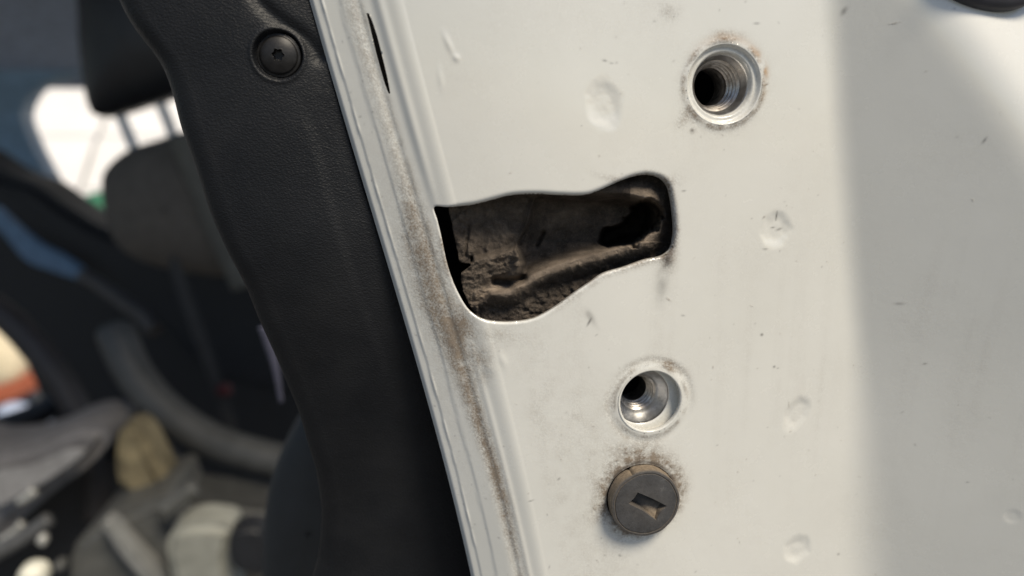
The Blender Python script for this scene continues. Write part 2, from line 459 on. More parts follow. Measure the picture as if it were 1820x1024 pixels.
brown += .12 * np.exp(-((sG - 8.6) / 2.0) ** 2) * sstep(.35, .0, vG)
dark += .20 * np.exp(-((sG - s1G - .1) / .4) ** 2) * (1 + nz) * sstep(.9, .5, vG)
# plug halo
d3 = np.hypot(XG - C3[0], (ZG - C3[1]) * .95) - R3
a3 = np.arctan2(ZG - C3[1], XG - C3[0])
w3 = 2.7 + .8 * np.sin(a3) + .8 * nz
nz2 = fbm(XG / .9, ZG / .9, 3, 151); rs_ = fbm(a3 * 9, d3 / 6, 2, 161)
brown += .9 * np.exp(-(np.clip(d3, 0, 99) / w3) ** 2) * np.clip(.85 + .9 * nz2 + .6 * rs_, 0, 2)
dark += .7 * np.exp(-(d3 / .45) ** 2)
# bone opening
lo = BONE.min(0) - 16; hi = BONE.max(0) + 10
mk = (XG > lo[0]) & (XG < hi[0]) & (ZG > lo[1]) & (ZG < hi[1])
dB = np.full(XG.shape, 99.0); dB[mk] = seg_dist(XG[mk], ZG[mk], BONE[::3])[0]
topm = sstep(BONE[:, 1].mean(), BONE[:, 1].mean() + 4, ZG) * sstep(BONE[:, 0].max() - 9, BONE[:, 0].max() - 14, XG)
brown += .55 * np.exp(-(dB / 1.0) ** 2) * sstep(-.2, .5, nzl + .25) * (1 - topm)
def blob(x, y, rx, rz, a, rot=0):
    p = pxm(x, y); k = .13; c, s_ = math.cos(math.radians(rot)), math.sin(math.radians(rot))
    dx, dz = XG - p[0], ZG - p[1]; u = (dx * c - dz * s_) / (rx * k); w = (dx * s_ + dz * c) / (rz * k)
    return a * np.exp(-(u * u + w * w)) * np.clip(1 + .9 * nz, 0, 3)
brown += blob(1188, 455, 14, 26, .8) + blob(1180, 335, 26, 10, .6, -35) + blob(1100, 322, 40, 6, .35, 18) + blob(820, 575, 22, 40, .55, -22) + blob(852, 640, 22, 36, .38, -10) + blob(890, 600, 40, 20, .2)
dark += blob(1177, 500, 12, 36, .34) + blob(1187, 462, 8, 16, .8) + blob(1050, 565, 6, 18, .30, -30)
# upper hole
d1 = np.hypot(XG - C1[0], ZG - C1[1]) - R1; a1 = np.degrees(np.arctan2(ZG - C1[1], XG - C1[0]))
brown += .55 * np.exp(-((d1 - .7) / .6) ** 2) * sstep(-.25, .3, nz + .1) + .12 * np.exp(-(d1 / 2.4) ** 2)
dark += .55 * np.exp(-(d1 / .33) ** 2) * sstep(-.1, .35, nz)
rust += .95 * np.exp(-((d1 - 1.1) / .8) ** 2) * np.exp(-((a1 - 22) / 26) ** 2) * sstep(-.3, .3, nz) + .3 * np.exp(-((d1 - 1.4) / 1.0) ** 2) * np.exp(-((a1 - 85) / 40) ** 2)
brown += blob(1217, 208, 12, 18, .35, 30) + blob(1232, 232, 6, 5, .5) + blob(1295, 62, 26, 8, .35) + blob(1190, 20, 20, 16, .2)
# lower hole
d2 = np.hypot(XG - C2[0], ZG - C2[1]) - R2
brown += .40 * np.exp(-((d2 - 1.1) / .55) ** 2) * sstep(-.4, .4, nz) + .22 * np.exp(-((d2 - 2.6) / .9) ** 2) * sstep(-.3, .4, nzl + .2)
dark += .25 * np.exp(-((d2 - .75) / .25) ** 2) * sstep(.0, .4, nz)
brown += blob(1195, 652, 26, 10, .4, 25) + blob(1120, 800, 50, 12, .3)
# faint streaks running down the face
st = fbm(XG / 2.6, ZG / 60, 3, 71)
face = sstep(20, 26, sG)
brown += face * .08 * np.clip(st, 0, 1) * sstep(.25, .5, vG) * sstep(1.1, .6, vG)
brown += face * .045 * np.clip(nzl + .15, 0, 1) + face * .09 * sstep(.45, .75, vG) * sstep(60, 30, sG) * np.clip(.6 + nz, 0, 2)
# specks, nicks and short scratches
def speck(x, z, L, w, ang, a, tgt):
    m_r = np.where(np.abs(ZZ - z) < L + 1)[0]
    if len(m_r) == 0: return
    r0, r1 = m_r[0], m_r[-1] + 1
    c0 = max(0, int((x - xedge(z) - L - 1) / STEP)); c1 = min(nc, int((x - xedge(z) + L + 1) / STEP) + 1)
    if c1 <= c0: return
    dx = XG[r0:r1, c0:c1] - x; dz = ZG[r0:r1, c0:c1] - z; c, s_ = math.cos(ang), math.sin(ang)
    u = dx * c + dz * s_; w_ = -dx * s_ + dz * c
    tgt[r0:r1, c0:c1] += a * np.exp(-(u / L) ** 2 - (w_ / w) ** 2)
for k in range(260):
    px, py = random.uniform(860, 1810), random.uniform(0, 1024)
    dens = 1.0 if (1200 < px < 1460 or py > 600) else .45
    if px > 1560: dens = .3
    if random.random() > dens: continue
    p = pxm(px, py)
    big = random.random() < .10
    speck(p[0], p[1], random.uniform(.15, .4) if not big else random.uniform(.4, .8), random.uniform(.14, .24), random.gauss(.25, .7), random.uniform(.12, .42) if not big else random.uniform(.35, .7), dark if random.random() < .55 else brown)
for k in range(60):
    v_ = random.uniform(60, 1000); s_ = random.uniform(1, 12); _, z_ = P(720, v_, -5); z_ = float(z_)
    speck(float(xedge(z_)) + s_, z_, random.uniform(.15, .35), random.uniform(.14, .24), random.uniform(0, 3), random.uniform(.15, .5), dark)
for (x, y, L, w, a_, al) in [(1381, 384, .2, 1.3, 0, .8), (1375, 405, .5, .2, .1, .6), (1386, 408, .8, .25, .35, .6), (1047, 573, .25, 1.0, -.5, .7), (1354, 595, .35, .3, 0, .9), (1376, 652, .3, .25, 0, .8), (1490, 985, .35, .3, 0, .6), (1598, 540, 1.0, .35, .1, .35), (1230, 232, .4, .4, 0, .7), (1500, 20, .5, .9, -.4, .5), (1360, 443, .7, .2, 0, .5)]:
    p = pxm(x, y); speck(p[0], p[1], L, w, a_, al, dark)

zone = (XG, ZG)
V = W(XG, HG, ZG).reshape(-1, 3)
FQ = grid_faces(nr, nc)[~removed.ravel()]
used = np.zeros(len(V), bool); used[FQ.ravel()] = True
remap = np.cumsum(used) - 1
pillar = empty('car_shell', (float(np.mean(XG)) * .001, 0, (Z0 + ZZ[0]) * .001), 'white painted car door pillar with bone shaped opening and two threaded holes', 'car pillar')
skin = quad_mesh('pressed_skin', V[used], remap[FQ], PAINT, pillar)
stain = np.zeros((int(used.sum()), 4), np.float32)
stain[:, 0] = np.clip(brown, 0, 1).ravel()[used]; stain[:, 1] = np.clip(rust, 0, 1).ravel()[used]; stain[:, 2] = np.clip(dark, 0, 1).ravel()[used]; stain[:, 3] = 1
ca = skin.data.attributes.new('stain', 'FLOAT_COLOR', 'POINT'); ca.data.foreach_set('color', stain.ravel())

def flat_stain(o, vals):
    a = o.data.attributes.new('stain', 'FLOAT_COLOR', 'POINT'); a.data.foreach_set('color', np.asarray(vals, np.float32).ravel())

def edge_strip(name, poly, h, depth, curl=.15):
    """the cut edge of the sheet, turned back into the opening"""
    n = len(poly); c = poly.mean(0); rings = []
    for k, (f, g) in enumerate(((0, 0), (.25, .0), (.7, .02), (1, .08))):
        q = poly + (poly - c) / np.linalg.norm(poly - c, axis=1)[:, None] * curl * g
        rings.append(W(q[:, 0], h - depth * f, q[:, 1]))
    V = np.concatenate(rings); i = np.arange(n); Fq = []
    for k in range(3): Fq.append(np.stack([k * n + i, k * n + (i + 1) % n, (k + 1) * n + (i + 1) % n, (k + 1) * n + i], 1))
    o = quad_mesh(name, V, np.concatenate(Fq), PAINT, pillar)
    s_ = np.zeros((len(V), 4)); s_[:, 0] = .25; s_[n * 2:, 0] = .7; s_[:, 3] = 1; flat_stain(o, s_); return o
eb = edge_strip('opening_edge', BONE, hskin(BONE[:, 0], BONE[:, 1]) - _br, 1.1)
tag(eb, 'cut sheet edge around the bone shaped opening')
es = edge_strip('slit_edge', SLIT, hskin(SLIT[:, 0], SLIT[:, 1]), 1.0); tag(es, 'cut sheet edge of the narrow slit in the flange')

# closed cavity behind the skin
def box_open(name, x0, x1, h0, h1, z0, z1, mat, parent):
    v = [W(x, h, z) for h in (h0, h1) for (x, z) in ((x0, z0), (x1, z0), (x1, z1), (x0, z1))]
    f = [(4, 5, 6, 7), (0, 1, 5, 4), (1, 2, 6, 5), (2, 3, 7, 6), (3, 0, 4, 7)]
    return mesh_obj(name, v, f, mat, parent, False)
# sheared five-sided box that follows the lean of the flange
zlo, zhi = ZZ[0] + 2, ZZ[-1] - 2
v = []
for h in (-13.5, -50):
    for zz, r in ((zlo, 1), (zlo, 0), (zhi, 0), (zhi, 1)):
        x = float(xedge(zz)) + 6 if r else float(pc_(_ck, _cz, zz)) - 8
        v.append(W(x, h if r else (-4 if h > -20 else h), zz))
mesh_obj('inner_reinforcement', v, [(4, 5, 6, 7), (0, 1, 5, 4), (1, 2, 6, 5), (2, 3, 7, 6), (3, 0, 4, 7)], CAVITY, pillar, False)

# ------------------------------------------------------------------ threaded weld nuts
def lathe(name, prof, c, mat, parent, n=96, off=lambda d: (0, 0), jitter=0):
    rings = []
    a = np.arange(n) * 2 * math.pi / n
    for (r, h) in prof:
        ox, oz = off(h); rr = r * (1 + jitter * fbm(np.cos(a) * 3 + 7, np.sin(a) * 3 + h, 2, 3))
        rings.append(W(c[0] + ox + rr * np.cos(a), h, c[1] + oz + rr * np.sin(a)))
    V = np.concatenate(rings); i = np.arange(n); Fq = []
    for k in range(len(prof) - 1): Fq.append(np.stack([k * n + i, k * n + (i + 1) % n, (k + 1) * n + (i + 1) % n, (k + 1) * n + i], 1)[:, ::-1])
    return quad_mesh(name, V, np.concatenate(Fq), mat, parent), [p for p in prof for _ in range(n)]

def thread_prof(r0, h0, pitch, turns, dr, taper=0.0):
    p = []
    for k in range(turns):
        h = h0 - k * pitch; r = r0 - taper * k
        p += [(r, h), (r - dr * .85, h - pitch * .38), (r - dr, h - pitch * .46), (r - dr, h - pitch * .56), (r - dr * .85, h - pitch * .62), (r, h - pitch * .95)]
    return p
h1 = float(hskin(np.array([C1[0] + R1]), np.array([C1[1]]))[0]) + .01
h2 = float(hskin(np.array([C2[0] + R2]), np.array([C2[1]]))[0]) + .01

o, pr = lathe('hole_collar', [(R1 * f, h1 + d) for f, d in ((1.0, 0), (.985, .02), (.965, -.12), (.945, -.55), (.915, -.95), (.88, -1.10), (.84, -1.02), (.81, -1.05), (.785, -1.4), (.765, -1.95), (.75, -2.3))], C1, PAINT, pillar, jitter=.006)
s_ = np.zeros((len(pr), 4)); s_[:, 3] = 1; s_[:, 0] = .12; flat_stain(o, s_); tag(o, 'white painted collar of the upper threaded hole')
nut1, _ = lathe('weld_nut', [(R1 * f, h1 + d) for f, d in ((.75, -2.3), (.735, -2.45), (.72, -2.8), (.70, -3.4), (.67, -4.0), (.65, -4.45), (.64, -4.7))], C1, STEEL, pillar)
tag(nut1, 'shiny bare steel nut in the upper hole')
lathe('thread', thread_prof(R1 * .64, h1 - 4.75, 1.25, 4, R1 * .07, R1 * .032) + [(R1 * .47, h1 - 10.2), (R1 * .47, h1 - 16)], C1, THREAD, nut1, 128)

o, pr = lathe('hole_collar', [(R2 * f, h2 + d) for f, d in ((1.0, 0), (.985, .03), (.955, .0), (.935, -.2), (.93, -.8), (.93, -1.3), (.96, -1.5), (1.05, -1.7), (1.12, -3.2), (1.05, -3.6), (.98, -3.65))], C2, PAINT, pillar)
s_ = np.zeros((len(pr), 4)); s_[:, 3] = 1; s_[:, 0] = .10; flat_stain(o, s_); tag(o, 'white painted collar of the lower threaded hole')
OFF = lambda h: (-1.2, .15)
o, pr = lathe('nut_plate', [(R2 * 1.22, h2 - 3.3), (R2 * .95, h2 - 3.32), (R2 * .89, h2 - 3.36), (R2 * .86, h2 - 3.6)], C2, PAINT, pillar, off=OFF)
s_ = np.zeros((len(pr), 4)); s_[:, 3] = 1; s_[:, 0] = .08; flat_stain(o, s_)
nut2, _ = lathe('weld_nut', [(R2 * f, h2 + d) for f, d in ((.86, -3.6), (.85, -3.75), (.845, -3.9), (.83, -4.4), (.66, -5.8), (.61, -6.4), (.57, -6.9))], C2, STEEL, pillar, off=OFF)
tag(nut2, 'bare steel nut sitting off centre behind the lower hole')
lathe('thread', thread_prof(R2 * .57, h2 - 6.9, 1.1, 4, R2 * .07, R2 * .03) + [(R2 * .45, h2 - 12.5), (R2 * .45, h2 - 17)], C2, THREAD, nut2, 128, off=OFF)

# ------------------------------------------------------------------ rubber plug with a slot
plug = empty('rubber_plug', tuple(W(C3[0], 0, C3[1])), 'dusty black round rubber plug with a slanted slot below the lower threaded hole', 'plug')
HP = 3.6
RP = R3 * .985
_sl = [(1134, 876), (1161, 887.5), (1187, 901), (1175, 911), (1168, 927), (1143, 909), (1117, 896), (1127, 887)]
sx, sz = P([p[0] for p in _sl], [p[1] for p in _sl], HP + .3)
SLOT = np.stack([sx, sz], 1)
PC = np.array([C3[0], C3[1]])
def sub(poly, n):
    return np.array([poly[k] + (poly[(k + 1) % len(poly)] - poly[k]) * t / n for k in range(len(poly)) for t in range(n)])
SL = sub(SLOT, 5); ns = len(SL); na = 160; ang_ = np.arange(na) * 2 * math.pi / na
dirv = SLOT[4] - SLOT[1]; L_ = np.linalg.norm(dirv); _t = ((SL - SLOT[1]) @ dirv) / L_ ** 2
bm = bmesh.new(); dl = []
def pv(x, h, z, du):
    v_ = bm.verts.new(W(x, h, z)); dl.append(du); return v_
def wob_(x, z): return .09 * float(fbm(np.array([x / 2.2]), np.array([z / 2.2]), 3, 81)[0])
R0 = [pv(PC[0] + RP * .87 * math.cos(a), HP + wob_(PC[0] + RP * .87 * math.cos(a), PC[1] + RP * .87 * math.sin(a)), PC[1] + RP * .87 * math.sin(a), .05) for a in ang_]
S0 = [pv(x, HP + .02, z, .10) for x, z in SL]
e = [bm.edges.new((R0[k], R0[(k + 1) % na])) for k in range(na)] + [bm.edges.new((S0[k], S0[(k + 1) % ns])) for k in range(ns)]
bmesh.ops.triangle_fill(bm, edges=e, use_beauty=True)
cS = SL.mean(0)
def ring(prev, cur):
    n_ = len(prev)
    for k in range(n_): bm.faces.new((prev[k], prev[(k + 1) % n_], cur[(k + 1) % n_], cur[k]))
S1 = [pv(*(cS[0] + (x - cS[0]) * .96, HP - .18, cS[1] + (z - cS[1]) * .96), .30) for x, z in SL]
S2 = [pv(cS[0] + (x - cS[0]) * .90, HP - 3.6 + 2.6 * float(sstep(.15, 1.0, t)), cS[1] + (z - cS[1]) * .90, .15 + .75 * float(sstep(.3, .8, t))) for (x, z), t in zip(SL, _t)]
ring(S0, S1); ring(S1, S2)
S3 = [pv(cS[0] + (x - cS[0]) * .45, HP - 3.6 + 2.6 * float(sstep(.15, 1.0, .5 + (t - .5) * .5)), cS[1] + (z - cS[1]) * .45, .10 + .7 * float(sstep(.3, .8, .5 + (t - .5) * .5))) for (x, z), t in zip(SL, _t)]
ring(S2, S3); bm.faces.new(S3)
prev = R0
for (f, hh, du) in ((.885, HP - .02, .08), (.895, HP - .2, .35), (.915, HP - .2, .35), (.925, HP - .02, .12), (.965, HP - .04, .15), (.99, HP - .16, .4), (1.0, HP - .45, .65), (1.0, HP - .9, .85), (.99, HP - 1.8, .9), (.985, HP - 2.8, .92), (.99, .4, .9), (1.0, .05, .8), (.97, -.8, .6)):
    cur = []
    for a in ang_:
        k = f * (1 - .05 * math.exp(-((a - 2.0) / .05) ** 2) * (hh < HP - .4)) * (1 + .006 * math.sin(5 * a + 1) + .004 * math.sin(11 * a))
        x, z = PC[0] + RP * k * math.cos(a), PC[1] + RP * k * math.sin(a)
        cur.append(pv(x, hh + wob_(x, z), z, du))
    ring(prev, cur); prev = cur
bmesh.ops.recalc_face_normals(bm, faces=bm.faces)
me = bpy.data.meshes.new('plug_head'); bm.to_mesh(me); bm.free(); me.materials.append(RUBBER)
po = bpy.data.objects.new('plug_head', me); COL.objects.link(po); po.parent = plug; po.matrix_parent_inverse = plug.matrix_world.inverted()
me.polygons.foreach_set('use_smooth', [True] * len(me.polygons)); me.set_sharp_from_angle(angle=math.radians(35))
me.attributes.new('dust', 'FLOAT', 'POINT').data.foreach_set('value', np.array(dl, np.float32))

# ------------------------------------------------------------------ foam inside the opening
u = np.arange(778, 1222, 1.4); w = np.arange(296, 592, 1.4); U, Vv = np.meshgrid(u, w)
CREST = catmull([(846, 520), (870, 516), (909, 517), (952, 491), (997, 473), (1058, 456), (1118, 439), (1152, 424), (1167, 395), (1165, 369), (1146, 350), (1110, 340), (1060, 338), (990, 334), (930, 334), (880, 345), (840, 360)], 6, False)
RINGP = np.concatenate([CREST, np.array([[830, 400], [838, 480]])])
dc, _, _, ic, _ = seg_dist(U, Vv, CREST, False); inn = inside(U, Vv, RINGP)
low = sstep(0, 1, (ic < 30).astype(float))
crest_d = np.where(Vv > 430, 5.2, 6.2) - 2.2 * sstep(1080, 1160, U)
dep = np.where(inn, crest_d + 10.0 * sstep(2, 26, dc), crest_d + 4.0 * sstep(4, 34, dc))
# left felt block and crumpled mass
FELT = np.array([(780, 340), (960, 330), (948, 358), (938, 395), (917, 436), (880, 452), (846, 466), (840, 456), (813, 450), (796, 369)], float)
df = np.where(inside(U, Vv, FELT), 1, -1) * seg_dist(U, Vv, FELT)[0]
felt = 9.0 + .9 * np.sin(U / 9.0 + fbm(U / 30, Vv / 30, 2, 7) * 3) * .5 + .016 * (U - 800)
felt = felt + 1.1 * np.exp(-(((U - 834) + (Vv - 400) * .12) / 2.6) ** 2) * sstep(395, 404, Vv) - .5 * np.exp(-(((U - 866) - (Vv - 400) * .05) / 5) ** 2)
dep = np.where(df > -6, dep + (felt - dep) * sstep(-6, 2, df), dep)
MASS = np.array([(818, 486), (842, 462), (880, 452), (917, 440), (930, 470), (926, 500), (905, 512), (870, 518), (852, 540), (856, 572), (836, 566), (824, 520)], float)
dm = np.where(inside(U, Vv, MASS), 1, -1) * seg_dist(U, Vv, MASS)[0]
mass = 7.4 + 1.5 * np.abs(fbm(U / 26 + Vv / 60, Vv / 16, 3, 17)) - .03 * (480 - Vv)
dep = np.where(dm > -8, dep + (mass - dep) * sstep(-8, 4, dm), dep)
# smooth fold, hole at the right, dark slots
fold = np.array([(948, 362), (936, 410), (922, 455), (914, 500)], float); dfo = seg_dist(U, Vv, fold, False)[0]
dep = dep - 2.6 * np.exp(-(dfo / 10) ** 2) * sstep(340, 380, Vv)
slot = np.array([(966, 414), (955, 436)], float); dep = dep + 2 * np.exp(-(seg_dist(U, Vv, slot, False)[0] / 3.0) ** 2)
slot = np.array([(880, 500), (905, 502), (930, 494)], float); dep = dep + 5 * np.exp(-(seg_dist(U, Vv, slot, False)[0] / 6) ** 2)
hole = np.array([(1082, 424), (1112, 415), (1140, 392), (1150, 380)], float); dh, _, _, ih, th = seg_dist(U, Vv, hole, False)
dep = dep + 24 * sstep(1.25, .65, dh / (16 + 9 * sstep(1090, 1140, U)) * (1 + .3 * fbm(U / 9, Vv / 9, 2, 41)))
dep = dep + np.where(Vv < 372, -2.2 * sstep(372, 348, Vv) * sstep(960, 1000, U), 0)
# dark inner edge gap next to the right lip
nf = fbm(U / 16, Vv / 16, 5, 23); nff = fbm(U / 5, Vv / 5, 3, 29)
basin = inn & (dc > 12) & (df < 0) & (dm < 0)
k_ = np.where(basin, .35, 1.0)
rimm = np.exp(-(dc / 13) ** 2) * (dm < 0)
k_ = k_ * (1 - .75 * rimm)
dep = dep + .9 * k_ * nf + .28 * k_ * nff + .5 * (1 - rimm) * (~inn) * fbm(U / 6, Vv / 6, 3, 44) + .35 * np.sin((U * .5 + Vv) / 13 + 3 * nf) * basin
dust_and_light = np.clip(.10 + .8 * np.exp(-(dc / 10) ** 2) * ((Vv > 410) | (U > 1120)) + .35 * np.exp(-((U - 1000) ** 2 / 1600 + (Vv - 385) ** 2 / 500)) + .30 * sstep(-2, 6, dm) + .22 * sstep(-2, 6, df) + .4 * nf * (dm > 0) + .3 * np.exp(-((U - 1150) ** 2 / 900 + (Vv - 358) ** 2 / 200)), 0, 1)  # dust, plus paler colour painted on the shaded right end of the rim
fx_, fz_ = P(U, Vv, -dep)
SIL = catmull([(790, 280), (793, 340), (797, 372), (806, 415), (813, 449), (817, 466), (836, 470), (826, 480), (819, 488), (822, 512), (832, 540), (846, 560), (856, 585), (860, 610)], 5, False)
keepv = U > np.interp(Vv, SIL[:, 1], SIL[:, 0])
fr_, fc_ = U.shape
xi = np.interp(Vv[:, 0], SIL[:, 1], SIL[:, 0]) + 1.5 * fbm(Vv[:, 0] / 7, Vv[:, 0] * 0, 3, 13)
# left border: warp columns so that the grid ends on the torn left edge
for r in range(fr_):
    m_ = U[r] < xi[r]
    fx_[r][m_], fz_[r][m_] = P(np.full(m_.sum(), xi[r]), Vv[r][m_], -(np.interp(xi[r], U[r], dep[r]) + (xi[r] - U[r][m_]) * 1.0))
    dep[r][m_] = np.interp(xi[r], U[r], dep[r]) + (xi[r] - U[r][m_]) * 1.0
dep = np.minimum(dep, 40)
V = W(fx_, -dep, fz_).reshape(-1, 3)
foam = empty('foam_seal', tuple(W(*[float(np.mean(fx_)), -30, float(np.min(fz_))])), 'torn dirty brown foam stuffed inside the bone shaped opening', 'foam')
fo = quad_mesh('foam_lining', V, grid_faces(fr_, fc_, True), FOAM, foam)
fo.data.attributes.new('dust', 'FLOAT', 'POINT').data.foreach_set('value', dust_and_light.ravel().astype(np.float32))

# ------------------------------------------------------------------ black grained trim with its screw
LEFT = [(20, -800), (80, -480), (150, -190), (180, -80), (212, 0), (238, 48), (283, 108), (305, 160), (322, 225), (345, 290), (372, 372), (402, 442), (434, 503), (460, 566), (490, 633), (513, 688), (531, 732), (548, 790), (562, 838), (572, 909), (568, 976), (557, 1024), (535, 1090), (505, 1180), (480, 1300), (470, 1520)]
HT = -14.0; RT = 6.5
lp = catmull(LEFT, 6, False)
def ht_px(py): return HT - 15.0 * sstep(380, 1060, py)
lh = ht_px(lp[:, 1])
lx, lz = P(lp[:, 0], lp[:, 1], lh - .74 * RT); oo = np.argsort(lz); lx, lz, lh = lx[oo], lz[oo], lh[oo]
zt_ = np.concatenate([np.arange(lz[0], float(zb0) - 3, 1.5), np.arange(float(zb0) - 3, float(zt0) + 4, .33), np.arange(float(zt0) + 4.5, lz[-1], 1.5)])
XLft = np.interp(zt_, lz, lx) + .966 * RT
XRgt = xedge(zt_) + .9 + .25 * (HT - np.interp(zt_, lz, lh))
nflat = 230
th = np.radians(np.linspace(112, 0, 26))[:-1]
rows = []; hs = []
TX, TZ, TH = [], [], []
uu = np.linspace(0, 1, nflat)
for z_, a_, b_ in zip(zt_, XLft, XRgt):
    hz = float(np.interp(z_, lz, lh))
    xr1 = a_ - RT * np.sin(th); hr1 = hz - RT * (1 - np.cos(th))
    xb = np.array([xr1[0] + 5.0, xr1[0] + 2.0]); hb = np.array([hr1[0] - 22, hr1[0] - 9])
    xf = a_ + (b_ - a_) * uu
    TX.append(np.concatenate([xb, xr1, xf])); TH.append(np.concatenate([hb, hr1, np.full(nflat, hz)])); TZ.append(np.full(nflat + len(th) + 2, z_))
TX, TH, TZ = map(np.array, (TX, TH, TZ))
SC = np.array([float(v) for v in P(495, 98, HT)]); SR = float(abs(P(495, 98 - 43, HT)[1] - P(495, 98 + 43, HT)[1]) / 2)
fl_ = np.zeros(TX.shape, bool); fl_[:, len(th) + 2:] = True
uf = np.zeros(TX.shape); uf[:, len(th) + 2:] = uu[None, :]
TH = TH + fl_ * (1.2 * np.sin(uf * math.pi) - .4 * sstep(.95, 1, uf))
def poly_plane(pts, h):
    x, z = P([p[0] for p in pts], [p[1] for p in pts], h); return np.stack([x, z], 1)
cr = catmull(poly_plane([(425, -60), (455, -5), (480, 24), (512, 48), (545, 72), (566, 100)], HT), 5, False)
dcr = seg_dist(TX, TZ, cr, False)[0]
TH = TH - fl_ * 1.0 * np.exp(-(dcr / 1.7) ** 2)
cl = catmull(poly_plane([(520, 150), (548, 210), (570, 290), (600, 400), (640, 530), (690, 680), (720, 800)], HT), 5, False)
clx = np.interp(TZ, cl[::-1, 1], cl[::-1, 0])
fade = sstep(P(0, 820, HT)[1], P(0, 600, HT)[1], TZ) * sstep(P(0, 150, HT)[1], P(0, 260, HT)[1], TZ)
TH = TH - fl_ * .35 * sstep(-1.6, 1.6, TX - clx) * fade
ds = np.hypot(TX - SC[0], TZ - SC[1])
TH = TH - 1.9 * sstep(SR * 1.05, SR * .95, ds) + .25 * np.exp(-((ds - SR * 1.12) / .5) ** 2)
TH = TH + .05 * fbm(TX / 8, TZ / 8, 3, 15)
trim = empty('plastic_trim', tuple(W(float(XRgt.mean()), -15, zt_[0])), 'black grained plastic trim panel beside the white flange, held by one screw', 'trim panel')
quad_mesh('trim_panel', W(TX, TH, TZ).reshape(-1, 3), grid_faces(*TX.shape), TRIM, trim)
# screw: domed head with a six-lobed socket
na = 120; a = np.arange(na) * 2 * math.pi / na; RS = SR * .94
star = RS * (.25 + .034 * np.cos(6 * a + .4))
hc = float(HT) + 1.0
fl = []
for f in (0.02, .5, .9): fl.append((star * f, np.full(na, -1.75)))
fl += [(star * .97, np.full(na, -1.5)), (star * 1.0, np.full(na, -.35)), (star * 1.03, np.full(na, -.06))]
for t in np.linspace(0, 1, 14):
    r = star * 1.08 * (1 - t) + RS * .82 * t if t < 1 else np.full(na, RS * .82)
    fl.append((r, -1.55 * (r / RS) ** 2.2))
for f, hh in ((.84, -1.28), (.87, -1.42), (.93, -1.45), (.97, -1.5), (1.0, -1.7), (1.0, -2.6)): fl.append((np.full(na, RS * f), np.full(na, hh)))
tilt = (.05, .03)
V = np.concatenate([W(SC[0] + r * np.cos(a), hc + h, SC[1] + r * np.sin(a)) for r, h in fl]); i = np.arange(na)
Fq = np.concatenate([np.stack([k * na + i, k * na + (i + 1) % na, (k + 1) * na + (i + 1) % na, (k + 1) * na + i], 1)[:, ::-1] for k in range(len(fl) - 1)])
V2 = np.concatenate([V, W(SC[0], hc - 1.75, SC[1])[None]]) if False else V
sc = quad_mesh('screw', V2, Fq, SCREWM, trim); tag(sc, 'black domed screw with a six lobed socket')

# ------------------------------------------------------------------ dark bump stop at the top right corner
bs = empty('rubber_bump_stop', tuple(W(*[float(v) for v in (P(1765, -40, -6)[0], -10, P(1765, -40, -6)[1])])), 'black rounded rubber stop at the top right corner of the white pillar', 'rubber stop')
_hs = 15.0
for _ in range(6):
    bc = P(1775, -62, _hs); _hs = .5 * _hs + .5 * float(hprof(np.array([float(P(1755, 10, _hs)[0])]), np.array([float(P(1755, 10, _hs)[1])]))[0])
bR = float(abs(P(1768, -62 - 86, _hs)[1] - P(1768, -62 + 86, _hs)[1]) / 2)
prof = [(0.02, _hs + 3.2), (.5, _hs + 3.1), (.8, _hs + 2.8), (.92, _hs + 2.2), (.98, _hs + 1.2), (1.0, _hs - 1), (1.0, _hs - 6), (1.0, _hs - 12), (1.0, _hs - 24)]
rings = []; n = 80; a = np.arange(n) * 2 * math.pi / n
for f, h in prof: rings.append(W(float(bc[0]) + 1.5 * bR * f * np.cos(a), h, float(bc[1]) + bR * f * np.sin(a)))
i = np.arange(n)
quad_mesh('stop_body', np.concatenate(rings), np.concatenate([np.stack([k * n + i, k * n + (i + 1) % n, (k + 1) * n + (i + 1) % n, (k + 1) * n + i], 1)[:, ::-1] for k in range(len(prof) - 1)]), simple_mat('stop_rubber', (.034, .034, .042), .6, 0, .2, 200), bs)

exec_marker = 'cabin'
# ------------------------------------------------------------------ cabin seen behind the trim (out of focus)
def loop_at(px, y, n=5, smooth=True):
    pts = catmull(px, n) if smooth else np.array(px, float)
    return np.array([at(p[0], p[1], y) for p in pts])

def puffy(name, px, y, thick, bulge, mat, parent=None, n=5, dy=0.0, rings=9):
    """upholstered shape: outline at its widest section, domed front and back"""
    L = loop_at(px, y, n); c = L.mean(0); m_ = len(L); R_ = []
    L = L.copy(); L[:, 1] += dy * (L[:, 2] - c[2])
    for k in range(rings):
        f = 1 - k / (rings - 1); f2 = math.sin(f * math.pi / 2) if k else 1
        q = c + (L - c) * max(f2, .02); q[:, 1] -= bulge * math.cos(f * math.pi / 2) ** .8; R_.append(q)
    back = []
    for k in range(rings):
        f = 1 - k / (rings - 1); f2 = math.sin(f * math.pi / 2) if k else 1
        q = c + (L - c) * max(f2, .02); q[:, 1] += thick * (.35 + .65 * math.cos(f * math.pi / 2)); back.append(q)
    allr = R_[::-1] + back
    V = np.concatenate(allr); i = np.arange(m_); Fq = []
    for k in range(len(allr) - 1): Fq.append(np.stack([k * m_ + i, k * m_ + (i + 1) % m_, (k + 1) * m_ + (i + 1) % m_, (k + 1) * m_ + i], 1))
    return quad_mesh(name, V, np.concatenate(Fq), mat, parent)

